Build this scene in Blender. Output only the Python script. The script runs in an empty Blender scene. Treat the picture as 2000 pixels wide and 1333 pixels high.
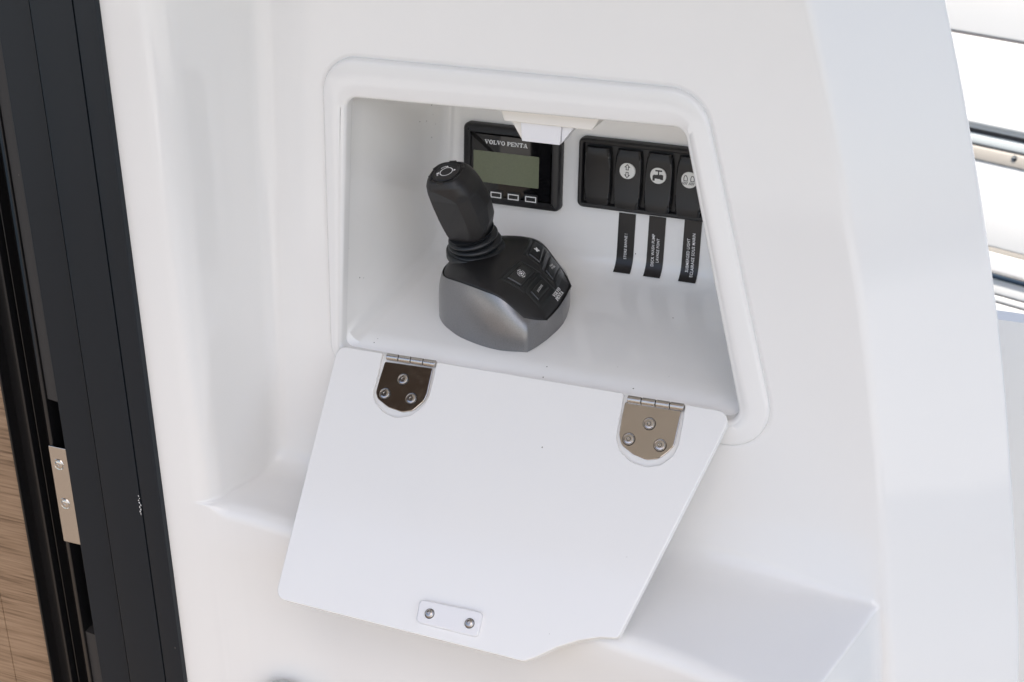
import bpy, bmesh, math, random
import numpy as np
from mathutils import Vector, Matrix
random.seed(7)
S = bpy.context.scene
C = S.collection
rad = math.radians

# ------------------------------------------------------------------ camera
FPX = 3058.0                       # focal length in pixels of a 2000 px wide picture
RX = np.array([0.92385348, 0.15072577, -0.35181884])   # world X in camera axes (right, down, forward)
RY = np.array([0.38240575, -0.40225943, 0.83183724])
RZ = np.array([-0.01614314, -0.90303327, -0.42926718])
RW = np.array([RX, RY, RZ])
CAM = np.array([0.5383, -1.2727, 0.6568])
cd = bpy.data.cameras.new('camera'); cam = bpy.data.objects.new('camera', cd); C.objects.link(cam)
M = Matrix.Identity(4)
for i in range(3):
    M[i][0] = RW[i][0]; M[i][1] = -RW[i][1]; M[i][2] = -RW[i][2]; M[i][3] = CAM[i]
cam.matrix_world = M
cd.sensor_width = 36; cd.lens = FPX / 2000 * 36
cd.clip_start = .05; cd.clip_end = 400
cd.dof.use_dof = True; cd.dof.focus_distance = 1.55; cd.dof.aperture_fstop = 11
S.camera = cam

# ------------------------------------------------------------------ light
SUN_DIR = Vector((.34, -.48, .85)).normalized()      # towards the sun
w = bpy.data.worlds.new('World'); S.world = w; w.use_nodes = True
nt = w.node_tree; bg = nt.nodes['Background']
sky = nt.nodes.new('ShaderNodeTexSky'); sky.sky_type = 'NISHITA'; sky.sun_disc = False
sky.sun_elevation = math.asin(SUN_DIR.z); sky.sun_rotation = math.atan2(SUN_DIR.x, SUN_DIR.y)
sky.air_density = 1.0; sky.dust_density = 3.0; sky.ozone_density = 0.7; sky.altitude = 0
nt.links.new(sky.outputs[0], bg.inputs[0]); bg.inputs[1].default_value = .15
sd = bpy.data.lights.new('sun', 'SUN'); sd.energy = 4.8; sd.angle = rad(.53); sd.color = (1, .94, .85)
so = bpy.data.objects.new('sun', sd); C.objects.link(so)
so.rotation_euler = (-SUN_DIR).to_track_quat('-Z', 'Y').to_euler()
S.view_settings.view_transform = 'Standard'; S.view_settings.look = 'None'
S.cycles.max_bounces = 16; S.cycles.diffuse_bounces = 12; S.cycles.glossy_bounces = 6
S.view_settings.exposure = .64; S.view_settings.gamma = 1

# ------------------------------------------------------------------ helpers
T5 = math.tan(rad(5))              # rake of the moulded panel
def at(px, py, n, d):              # where the sight line of a traced point meets the plane n.p = d
    n = np.array(n, float); r = RW @ np.array([px - 1000, py - 666.5, FPX])
    return CAM + (d - n @ CAM) / (n @ r) * r
def pan(px, py, off=0): return at(px, py, (0, 1, -T5), off)

WL = {}
def mk(name, verts, faces, mat, parent=None, sharp=40, smooth=True, props=None, solid=True):
    """one mesh object from world coordinates, origin at its own middle"""
    V = np.array([tuple(v) for v in verts], float)
    c = (V.max(0) + V.min(0)) / 2
    me = bpy.data.meshes.new(name)
    me.from_pydata([tuple(v) for v in (V - c)], [], faces)
    bm = bmesh.new(); bm.from_mesh(me)
    bmesh.ops.remove_doubles(bm, verts=bm.verts, dist=1e-6)
    if solid: bmesh.ops.recalc_face_normals(bm, faces=bm.faces)
    bm.to_mesh(me); bm.free()
    if smooth:
        me.shade_smooth(); me.set_sharp_from_angle(angle=rad(sharp))
    me.materials.append(mat)
    o = bpy.data.objects.new(name, me); C.objects.link(o)
    base = np.zeros(3)
    if parent is not None:
        o.parent = parent; base = WL[parent]
    o.location = tuple(c - base); WL[o] = c
    if props: tag(o, **props)
    return o
def tag(o, label=None, category=None, group=None, kind=None):
    if label: o['label'] = label
    if category: o['category'] = category
    if group: o['group'] = group
    if kind: o['kind'] = kind
    return o
def thing(name, loc, label, category, group=None):
    o = bpy.data.objects.new(name, None); C.objects.link(o); o.location = tuple(loc)
    o.empty_display_size = .02
    WL[o] = np.array(loc, float); return tag(o, label, category, group)

class Fr:                          # a local frame: origin, u, v, n
    def __init__(s, o, u, v, n=None):
        s.o = np.array(o, float); s.u = np.array(u, float); s.v = np.array(v, float)
        s.u /= np.linalg.norm(s.u); s.v -= s.u * (s.u @ s.v); s.v /= np.linalg.norm(s.v)
        s.n = np.cross(s.u, s.v) if n is None else np.array(n, float)
    def __call__(s, a, b, c=0): return s.o + s.u * a + s.v * b + s.n * c
    def trace(s, px, py, h=0):
        p = at(px, py, s.n, s.n @ (s.o + s.n * h)) - s.o
        return (p @ s.u, p @ s.v)

def fillet(pts, r, seg=6, closed=True):
    """rounds the corners of a 2-D polyline; r is a number or one per point"""
    n = len(pts); out = []
    rs = [r] * n if not hasattr(r, '__len__') else r
    P = [np.array(p, float) for p in pts]
    for i in range(n):
        if not closed and i in (0, n - 1): out.append(tuple(P[i])); continue
        a, b, c = P[i - 1], P[i], P[(i + 1) % n]
        if rs[i] <= 0: out.append(tuple(b)); continue
        d1 = (a - b); d2 = (c - b)
        if np.linalg.norm(d1) < 1e-9 or np.linalg.norm(d2) < 1e-9: continue
        l1 = np.linalg.norm(d1); l2 = np.linalg.norm(d2); d1 /= l1; d2 /= l2
        ang = math.acos(max(-1, min(1, d1 @ d2)))
        if abs(math.pi - ang) < .02 or ang < .02: out.append(tuple(b)); continue
        t = min(rs[i] / math.tan(ang / 2), l1 * .49, l2 * .49); rr = t * math.tan(ang / 2)
        bis = (d1 + d2) / np.linalg.norm(d1 + d2); cen = b + bis * rr / math.sin(ang / 2)
        s0 = b + d1 * t - cen; s1 = b + d2 * t - cen
        a0 = math.atan2(s0[1], s0[0]); a1 = math.atan2(s1[1], s1[0]); da = (a1 - a0 + math.pi) % (2 * math.pi) - math.pi
        for k in range(seg + 1):
            q = a0 + da * k / seg; out.append((cen[0] + rr * math.cos(q), cen[1] + rr * math.sin(q)))
    return out
def area(p): return sum(p[i - 1][0] * p[i][1] - p[i][0] * p[i - 1][1] for i in range(len(p))) / 2
def inset(poly, d):
    """moves every edge of the polygon inwards by d"""
    if d == 0: return list(poly)
    s = 1 if area(poly) > 0 else -1
    n = len(poly); out = []
    for i in range(n):
        a, b, c = np.array(poly[i - 1]), np.array(poly[i]), np.array(poly[(i + 1) % n])
        e1 = b - a; e2 = c - b; l1 = np.linalg.norm(e1) or 1; l2 = np.linalg.norm(e2) or 1
        n1 = np.array((-e1[1], e1[0])) / l1 * s; n2 = np.array((-e2[1], e2[0])) / l2 * s
        m = n1 + n2; L = m @ m
        out.append(tuple(b + (m * 2 / L * d if L > .3 else n1 * d)))
    return out
def loft(rings, closed=True, cap0=False, cap1=False):
    V = []; F = []; n = len(rings[0])
    for r in rings: V += [tuple(p) for p in r]
    for k in range(len(rings) - 1):
        for i in range(n if closed else n - 1):
            j = (i + 1) % n
            F.append((k * n + i, k * n + j, (k + 1) * n + j, (k + 1) * n + i))
    if cap0: F.append(tuple(range(n))[::-1])
    if cap1: F.append(tuple((len(rings) - 1) * n + i for i in range(n)))
    return V, F
def slab(fr, poly, top, bot, bev=.0008, seg=3, capbot=True):
    """a plate with a rounded upper edge in frame fr"""
    prof = [(0, bot)]
    for k in range(seg + 1):
        a = math.pi / 2 * k / seg
        prof.append((bev * (1 - math.cos(a)), top - bev + bev * math.sin(a)))
    prof.append((bev + .00003, top))
    rings = [[fr(x, y, h) for x, y in inset(poly, d)] for d, h in prof]
    return loft(rings, True, capbot, True)
def join(*parts):
    V = []; F = []
    for v, f in parts:
        b = len(V); V += [tuple(p) for p in v]; F += [tuple(i + b for i in q) for q in f]
    return V, F
def circle(r, n=24, cx=0, cy=0, ph=0): return [(cx + r * math.cos(ph + 2 * math.pi * k / n), cy + r * math.sin(ph + 2 * math.pi * k / n)) for k in range(n)]
def lathe(fr, prof, n=24, cx=0, cy=0, cap0=True, cap1=True):
    return loft([[fr(x, y, h) for x, y in circle(r, n, cx, cy)] for r, h in prof], True, cap0, cap1)
def tube(pts, r, n=12):
    P = [np.array(p, float) for p in pts]; rings = []
    for i, p in enumerate(P):
        d = (P[min(i + 1, len(P) - 1)] - P[max(i - 1, 0)]); d /= np.linalg.norm(d)
        a = np.cross(d, (0, 0, 1)); a /= np.linalg.norm(a); b = np.cross(d, a)
        rings.append([p + r * (math.cos(t) * a + math.sin(t) * b) for t in np.linspace(0, 2 * math.pi, n, endpoint=False)])
    return loft(rings, True, True, True)
def prism(section, p0, p1, u, v):
    """extrudes a 2-D section, in directions u and v, from p0 to p1"""
    p0 = np.array(p0, float); p1 = np.array(p1, float); u = np.array(u, float); v = np.array(v, float)
    return loft([[q + u * a + v * b for a, b in section] for q in (p0, p1)], True, True, True)

# ------------------------------------------------------------------ materials
def mat(name, col, rough=.4, metal=0, spec=.5, coat=0, coatr=.05, noise=None, bump=None, specks=0, roughvar=None, trans=0, emit=None):
    m = bpy.data.materials.new(name); m.use_nodes = True; t = m.node_tree; N = t.nodes; L = t.links
    b = N['Principled BSDF']
    b.inputs['Base Color'].default_value = (*col, 1); b.inputs['Roughness'].default_value = rough
    b.inputs['Metallic'].default_value = metal; b.inputs['Specular IOR Level'].default_value = spec
    b.inputs['Coat Weight'].default_value = coat; b.inputs['Coat Roughness'].default_value = coatr
    b.inputs['Transmission Weight'].default_value = trans
    geo = N.new('ShaderNodeNewGeometry')          # world position: every piece gets its own grain
    src = None
    if noise:
        sc, lo, hi = noise
        n = N.new('ShaderNodeTexNoise'); n.inputs['Scale'].default_value = sc; n.inputs['Detail'].default_value = 5
        L.new(geo.outputs['Position'], n.inputs['Vector'])
        r = N.new('ShaderNodeMapRange'); r.inputs[1].default_value = .3; r.inputs[2].default_value = .7
        r.inputs[3].default_value = lo; r.inputs[4].default_value = hi; L.new(n.outputs[0], r.inputs[0])
        mx = N.new('ShaderNodeMix'); mx.data_type = 'RGBA'; mx.blend_type = 'MULTIPLY'; mx.inputs[0].default_value = 1
        mx.inputs[6].default_value = (*col, 1); L.new(r.outputs[0], mx.inputs[7]); src = mx.outputs[2]
    if specks:
        v = N.new('ShaderNodeTexVoronoi'); v.inputs['Scale'].default_value = 75
        L.new(geo.outputs['Position'], v.inputs['Vector'])
        lt = N.new('ShaderNodeMath'); lt.operation = 'LESS_THAN'; lt.inputs[1].default_value = .06; L.new(v.outputs['Distance'], lt.inputs[0])
        sp = N.new('ShaderNodeSeparateColor'); L.new(v.outputs['Color'], sp.inputs[0])
        gt = N.new('ShaderNodeMath'); gt.operation = 'LESS_THAN'; gt.inputs[1].default_value = specks; L.new(sp.outputs[0], gt.inputs[0])
        mu = N.new('ShaderNodeMath'); mu.operation = 'MULTIPLY'; L.new(lt.outputs[0], mu.inputs[0]); L.new(gt.outputs[0], mu.inputs[1])
        m2 = N.new('ShaderNodeMath'); m2.operation = 'MULTIPLY'; L.new(mu.outputs[0], m2.inputs[0]); L.new(sp.outputs[1], m2.inputs[1])
        mx2 = N.new('ShaderNodeMix'); mx2.data_type = 'RGBA'; L.new(m2.outputs[0], mx2.inputs[0])
        if src: L.new(src, mx2.inputs[6])
        else: mx2.inputs[6].default_value = (*col, 1)
        mx2.inputs[7].default_value = (.12, .11, .1, 1); src = mx2.outputs[2]
    if src: L.new(src, b.inputs['Base Color'])
    if roughvar:
        sc, lo, hi = roughvar
        n = N.new('ShaderNodeTexNoise'); n.inputs['Scale'].default_value = sc; n.inputs['Detail'].default_value = 4
        L.new(geo.outputs['Position'], n.inputs['Vector'])
        r = N.new('ShaderNodeMapRange'); r.inputs[1].default_value = .3; r.inputs[2].default_value = .7
        r.inputs[3].default_value = lo; r.inputs[4].default_value = hi; L.new(n.outputs[0], r.inputs[0]); L.new(r.outputs[0], b.inputs['Roughness'])
    if bump:
        sc, st, dist = bump
        n = N.new('ShaderNodeTexNoise'); n.inputs['Scale'].default_value = sc; n.inputs['Detail'].default_value = 3
        L.new(geo.outputs['Position'], n.inputs['Vector'])
        bp = N.new('ShaderNodeBump'); bp.inputs['Strength'].default_value = st; bp.inputs['Distance'].default_value = dist
        L.new(n.outputs[0], bp.inputs['Height']); L.new(bp.outputs[0], b.inputs['Normal'])
        if coat: L.new(bp.outputs[0], b.inputs['Coat Normal'])
    return m
GEL = mat('gelcoat', (.82, .817, .808), rough=.10, noise=(5, .985, 1.0), bump=(7, .25, .0015), specks=.008, roughvar=(9, .05, .09))
LINER = mat('gelcoat_inside_brightened', (.92, .915, .90), rough=.12, noise=(9, .98, 1.0), bump=(12, .15, .0008), specks=.2, roughvar=(3, .05, .09))  # same gelcoat, coloured whiter inside to brighten the shaded recess
RIMM = mat('gelcoat_rim', (.82, .817, .808), rough=.09, noise=(5, .985, 1.0), bump=(7, .25, .0015), specks=.008, roughvar=(9, .06, .12))
DOORM = mat('acrylic_door', (.82, .817, .81), rough=.07, noise=(6, .985, 1.0), specks=.03, roughvar=(8, .07, .12))
WPLAS = mat('white_plastic', (.78, .78, .80), rough=.38, bump=(900, .05, .0001))
CREAM = mat('cream_plastic', (.78, .75, .70), rough=.4)
STEEL = mat('polished_steel', (.60, .56, .52), rough=.07, metal=1, bump=(40, .12, .0004), roughvar=(120, .05, .13))
BRUSH = mat('brushed_steel', (.55, .52, .49), rough=.24, metal=1, bump=(300, .15, .0002))
SCREWM = mat('screw_steel', (.66, .64, .62), rough=.16, metal=1)
DARKM = mat('dark_gap_and_shadow', (.006, .006, .007), rough=.6)
ALU = mat('black_aluminium', (.008, .0125, .0185), rough=.40, spec=.32, noise=(3, .9, 1.1), bump=(2200, .35, .00012), specks=.04)
RUB = mat('black_rubber', (.030, .028, .028), rough=.6, bump=(1500, .3, .0001), specks=.1)
TRACK = mat('black_track', (.008, .008, .009), rough=.28, specks=.05)
BLK = mat('black_plastic', (.010, .010, .0115), rough=.42, bump=(1600, .3, .0001), noise=(700, .8, 1.3))
BLKS = mat('soft_black_plastic', (.0115, .0112, .012), rough=.44, bump=(1700, .5, .00014), noise=(800, .75, 1.35))
GLOSSB = mat('gloss_black', (.006, .006, .007), rough=.05, coat=.15, spec=.42)
BOOTM = mat('rubber_boot', (.010, .012, .0145), rough=.38)
HOUS = mat('metallic_grey', (.24, .24, .247), rough=.30, metal=.7, spec=.6, noise=(1400, .88, 1.14), coat=.25, coatr=.3)
LCD = mat('lcd_screen', (.17, .19, .12), rough=.35, noise=(500, .93, 1.06))
INK = mat('white_ink', (.88, .88, .88), rough=.5)
INKD = mat('dark_ink', (.03, .03, .03), rough=.5)
DISC = mat('icon_disc', (.80, .80, .77), rough=.3)
STICK = mat('black_tape', (.014, .013, .014), rough=.33, bump=(60, .2, .0004))
CHROME = mat('polished_rail', (.72, .72, .72), rough=.06, metal=1)

def veneer():
    m = bpy.data.materials.new('oak_veneer'); m.use_nodes = True; t = m.node_tree; N = t.nodes; L = t.links; b = N['Principled BSDF']
    geo = N.new('ShaderNodeNewGeometry'); mp = N.new('ShaderNodeMapping'); L.new(geo.outputs['Position'], mp.inputs[0])
    mp.inputs['Rotation'].default_value = (0, rad(9), 0); mp.inputs['Scale'].default_value = (14, 14, 480)
    n = N.new('ShaderNodeTexNoise'); n.inputs['Scale'].default_value = 1; n.inputs['Detail'].default_value = 6; L.new(mp.outputs[0], n.inputs['Vector'])
    mp2 = N.new('ShaderNodeMapping'); L.new(geo.outputs['Position'], mp2.inputs[0]); mp2.inputs['Rotation'].default_value = (0, rad(7), 0); mp2.inputs['Scale'].default_value = (5, 5, 50)
    n2 = N.new('ShaderNodeTexNoise'); n2.inputs['Scale'].default_value = 1; n2.inputs['Detail'].default_value = 3; L.new(mp2.outputs[0], n2.inputs['Vector'])
    ad = N.new('ShaderNodeMath'); ad.operation = 'MULTIPLY_ADD'; ad.inputs[1].default_value = .45; L.new(n2.outputs[0], ad.inputs[0]); L.new(n.outputs[0], ad.inputs[2])
    r = N.new('ShaderNodeValToRGB'); e = r.color_ramp.elements
    e[0].position = .5; e[0].color = (.13, .078, .044, 1); e[1].position = .92; e[1].color = (.35, .235, .15, 1)
    k = e.new(.64); k.color = (.25, .16, .096, 1); L.new(ad.outputs[0], r.inputs[0]); L.new(r.outputs[0], b.inputs['Base Color'])
    b.inputs['Roughness'].default_value = .45
    bp = N.new('ShaderNodeBump'); bp.inputs['Strength'].default_value = .3; bp.inputs['Distance'].default_value = .0002; L.new(n.outputs[0], bp.inputs['Height']); L.new(bp.outputs[0], b.inputs['Normal'])
    return m
OAK = veneer()
def teak():
    m = bpy.data.materials.new('teak_deck'); m.use_nodes = True; t = m.node_tree; N = t.nodes; L = t.links; b = N['Principled BSDF']
    geo = N.new('ShaderNodeNewGeometry'); sx = N.new('ShaderNodeSeparateXYZ'); L.new(geo.outputs['Position'], sx.inputs[0])
    mo = N.new('ShaderNodeMath'); mo.operation = 'PINGPONG'; mo.inputs[1].default_value = .03; L.new(sx.outputs[1], mo.inputs[0])
    lt = N.new('ShaderNodeMath'); lt.operation = 'LESS_THAN'; lt.inputs[1].default_value = .003; L.new(mo.outputs[0], lt.inputs[0])
    mp = N.new('ShaderNodeMapping'); mp.inputs['Scale'].default_value = (3, 60, 3); L.new(geo.outputs['Position'], mp.inputs[0])
    n = N.new('ShaderNodeTexNoise'); n.inputs['Scale'].default_value = 2; n.inputs['Detail'].default_value = 5; L.new(mp.outputs[0], n.inputs['Vector'])
    r = N.new('ShaderNodeValToRGB'); e = r.color_ramp.elements; e[0].position = .3; e[0].color = (.14, .105, .075, 1); e[1].position = .75; e[1].color = (.23, .18, .135, 1)
    L.new(n.outputs[0], r.inputs[0])
    mx = N.new('ShaderNodeMix'); mx.data_type = 'RGBA'; L.new(lt.outputs[0], mx.inputs[0]); L.new(r.outputs[0], mx.inputs[6]); mx.inputs[7].default_value = (.02, .02, .02, 1)
    L.new(mx.outputs[2], b.inputs['Base Color']); b.inputs['Roughness'].default_value = .7
    return m
TEAK = teak()
HULLW = mat('white_hull', (.88, .88, .88), rough=.25)

# ------------------------------------------------------------------ moulded bulkhead
bulk = thing('moulded_bulkhead', (0, 0, -.2), 'glossy white moulded cockpit bulkhead with recessed locker opening, ledge and rounded outer corner', 'bulkhead')
ZL = lambda x: -.183 - .034 * (x + .272)                      # height of the ledge
K2Z = [-.9, -.2823, -.2005, -.0874, .0105, .0856, .1628, .2504, .2972, .3474, .9]
K2X = [.44, .3983, .3852, .3676, .3499, .3335, .3149, .2914, .2775, .2632, .06]
def K2(z): return float(np.interp(z, K2Z, K2X))
# smooth the traced edge a little
_zz = np.linspace(-.9, .9, 181); _kk = np.interp(_zz, K2Z, K2X)
for _ in range(30): _kk[1:-1] = (_kk[:-2] + 2 * _kk[1:-1] + _kk[2:]) / 4
def K2(z): return float(np.interp(z, _zz, _kk))
def K1(z): return .205 + (.30 - max(-.3, z)) * .213
TW = lambda z: .1435 - .022 * z                               # width of the outer face
LF = [(-.362, -.1306), (-.3125, -.1207), (-.301, -.1188), (-.285, -.1170), (-.265, -.1163), (-.245, -.1168), (-.22, -.1185), (-.181, -.1213), (-.05, -.135), (.06, -.149), (.165, -.1628), (.23, -.170), (.28, -.182), (.325, -.187), (.341, -.183), (.351, -.155), (.3735, -.035), (.3765, -.020), (.378, -.010)]
def Yfront(x): return float(np.interp(x, [a for a, b in LF], [b for a, b in LF]))
left = fillet([(-.362, -.1140), (-.291, -.0998), (-.271, 0), (-.225, 0)], [0, .032, .018, 0], 9, closed=False)
a45 = rad(45); wing = np.array((math.cos(a45), math.sin(a45)))
edge = fillet([(-.05, 0), (0, 0), tuple(wing * .05)], [0, .016, 0], 9, closed=False)[1:-1]
left = left[:-1] + [(x, 0) for x in np.linspace(left[-2][0], -.225, 7)[1:]]
cols = [('a', x, y) for x, y in left]
cols += [('m', f, 0) for f in np.linspace(0, 1, 26)[1:]]
iK0 = len(left) - 1; iK1 = len(cols) - 1
cols += [('n', f, 0) for f in np.linspace(0, 1, 26)[1:]]
cols += [('e', dx, dy) for dx, dy in edge]
cols += [('w', f, 0) for f in np.linspace(.15, .9, 12)]
cols += [('b', k, 0) for k in range(8)] + [('b', 30, 0)]
def base(c, z):
    """x, y of a column above the ledge at height z"""
    k, a, b = c; zl = -.19
    if k == 'a':
        lam = min(1, max(0, 1 + b / .0998)); y = b + lam * z * T5 + (1 - lam) * zl * T5
        return a, y
    if k == 'm': return -.225 + (K1(z) + .225) * a, z * T5
    if k == 'n': return K1(z) + (K2(z) - .0085 - K1(z)) * a, z * T5
    if k == 'e': return K2(z) + a, z * T5 + b
    T = TW(z)
    if k == 'w': p = wing * T * a; return K2(z) + p[0], z * T5 + p[1]
    tip = fillet([tuple(wing * T * .9), tuple(wing * T), tuple(wing * T + np.array((-.1, .3)))], [0, .008, 0], 7, closed=False)
    p = tip[1:][min(int(a), 8)] if a < 30 else tip[-1]
    return K2(z) + p[0], z * T5 + p[1]
ztop = [1.25, .9, .7, .55, .47, .41, .37, .34] + list(np.linspace(.30, -.085, 15))
iT = 7 + 1; iB = len(ztop) - 1
def column(c):
    xl, yl = base(c, -.2); zl = ZL(xl); xl, yp = base(c, zl); yf = min(yp, Yfront(xl)) if c[0] != 'w' and c[0] != 'b' else yp
    if yp - yf < 2e-4: yf = yp
    D = yp - yf; fr_ = min(1, max(0, (.345 - xl) / .08)); r1 = min(.008 + .016 * fr_, D * .4); r2 = min(.006 + .010 * fr_, D * .4); h1 = max(r1, .002); h2 = max(r2, .002)
    flat = 1 - min(1, D / .01)
    P = [base(c, z) + (z,) for z in ztop]
    for f in np.linspace(0, 1, 7)[1:]:
        z = -.085 + (zl + h1 + .085) * f; P.append(base(c, z) + (z,))
    for k in range(1, 6):
        t = math.pi / 2 * k / 5; z = zl + h1 * (1 - math.sin(t)); x, y = base(c, z); P.append((x, yp + (y - yp) * max(flat, 1 - k / 5) - r1 * (1 - math.cos(t)), z))
    xl2, _ = base(c, zl)
    for f in np.linspace(0, 1, 9)[1:]: z = zl - .0015 * f; P.append((xl2 + (base(c, z)[0] - xl2) * flat, (yp - r1) + (yf + r2 - yp + r1) * f + (base(c, z)[1] - yp) * flat, z))
    k0 = zl - .0015
    rec = .15 * min(1, D / .05) * min(1, max(0, (xl + .29) / .10)) ** 1.3
    for k in range(1, 7):
        t = math.pi / 2 * k / 6; z = k0 - h2 * (1 - math.cos(t)); P.append((xl2 + (base(c, z)[0] - xl2) * flat, yf + r2 - r2 * math.sin(t) + (base(c, z)[1] - yp) * flat, z))
    for z in [-.24, -.26, -.28, -.30, -.33, -.36, -.42, -.6, -.9]:
        x, y = base(c, z); xx = xl2 + (x - base(c, zl)[0])
        P.append((xx, yf + (y - yp) * flat + rec * min(.12, (k0 - h2 - z)), z))
    return P
G = [column(c) for c in cols]; nr = len(G[0]); V = [p for g in G for p in g]; F = []
for i in range(len(G) - 1):
    for j in range(nr - 1):
        if iK0 <= i < iK1 and iT <= j < iB: continue
        F.append((i * nr + j, (i + 1) * nr + j, (i + 1) * nr + j + 1, i * nr + j + 1))
mk('panel', V, F, GEL, bulk, sharp=180)

# opening rim: loops in the raked plane, (corner points, radii, outward offset)
def loop(corners, radii, off, seg=10, ins=0):
    p = fillet(corners, radii, seg)
    if ins: p = inset(p, ins)
    return [(x, z * T5 - off, z) for x, z in p]
KO = [(-.225, .30), (K1(.30), .30), (K1(-.085), -.085), (-.225, -.085)]
RO = [(-.2030, .2630), (.1770, .2640), (.2730, -.0700), (-.2010, -.0620)]
RI = [(-.1760, .2235), (.1618, .2285), (.2335, -.0435), (-.1885, -.0385)]
rO = [.038, .042, .040, .030]; rI = [.012, .012, .012, .008]
def mixc(a, b, f): return [(p[0] + (q[0] - p[0]) * f, p[1] + (q[1] - p[1]) * f) for p, q in zip(a, b)]
ro = fillet(RO, rO, 10); ri = fillet(RI, rI, 10)
def at_off(p, off): return [(x, z * T5 - off, z) for x, z in p]
rings = [loop(KO, [.0005] * 4, 0), at_off(inset(ro, -.004), 0), at_off(inset(ro, -.0005), 0)]
rings += [at_off(ro, -.0005), at_off(inset(ro, .0006), -.0005)]           # the fine joint round the rim
for k in range(7):
    t = math.pi / 2 * k / 6; rings.append(at_off(inset(ro, .0006 + .0045 * (1 - math.cos(t))), .0045 * math.sin(t)))
mid = lambda f: [(a[0] + (b[0] - a[0]) * f, a[1] + (b[1] - a[1]) * f) for a, b in zip(inset(ro, .0055), ri)]
for f in (.25, .5, .75): rings.append(at_off(mid(f), .0045 + .0012 * math.sin(math.pi * f)))
for k in range(7):
    t = math.pi / 2 * k / 6; rings.append(at_off(inset(ri, -.005 * (1 - math.sin(t))), .0045 - .005 * (1 - math.cos(t))))
rings.append(at_off(ri, -.009))
V, F = loft(rings)
mk('opening_rim', V, F, RIMM, bulk, sharp=60, solid=True)
# recess liner
YB = .212
LA = [(-.1770, .2290), (.1850, .2330), (.2440, -.0390), (-.1895, -.0345)]
LB = [(-.1690, .2190), (.1750, .2230), (.2400, -.0065), (-.1740, -.0045)]
la = fillet(LA, .010, 10)
def lin(d): return mixc(LA, LB, (d - .009) / (YB - .009))
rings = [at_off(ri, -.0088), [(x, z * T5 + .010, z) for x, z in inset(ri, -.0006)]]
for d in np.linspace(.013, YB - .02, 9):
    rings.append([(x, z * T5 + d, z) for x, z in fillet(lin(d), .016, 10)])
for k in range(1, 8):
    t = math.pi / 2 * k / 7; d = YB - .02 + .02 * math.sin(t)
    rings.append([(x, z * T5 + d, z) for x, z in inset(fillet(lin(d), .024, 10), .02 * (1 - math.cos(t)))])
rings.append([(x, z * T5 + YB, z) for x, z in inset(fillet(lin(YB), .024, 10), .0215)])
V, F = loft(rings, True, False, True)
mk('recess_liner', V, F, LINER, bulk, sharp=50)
def wallp(u, z, out=0):            # a point on the recess back wall, following the cove into the floor
    zf = -.0065 + (.240 - u) / .414 * .0020; r = .02
    if z > zf + r: return np.array((u, z * T5 + YB - out, z))
    s = min(1.4, (zf + r - z) / r); cy = YB - r; rr = r - out
    zc = zf + r; zq = zc - rr * math.sin(s); return np.array((u, cy + zq * T5 + rr * math.cos(s), zq))
def floorz(x, y):                  # recess floor
    d = y; f = (d - .009) / (YB - .009); c = mixc(LA, LB, f); q = (x - c[3][0]) / (c[2][0] - c[3][0]); return c[3][1] + (c[2][1] - c[3][1]) * q

# small dark round fitting at the bottom edge
ff = Fr(pan(551, 1392, -.095), (1, 0, 0), (0, .24, .97))
fit = thing('round_vent', ff(0, 0, 0), 'round grey fitting at the bottom edge below the open locker door, only its top showing', 'fitting')
v1 = lathe(ff, [(.0335, -.008), (.0335, .001), (.0325, .002), (.027, .002), (.0255, .0005), (.0255, -.002)], 40)
mk('bezel', *v1, mat('grey_fitting', (.42, .45, .45), rough=.3), fit)

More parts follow.
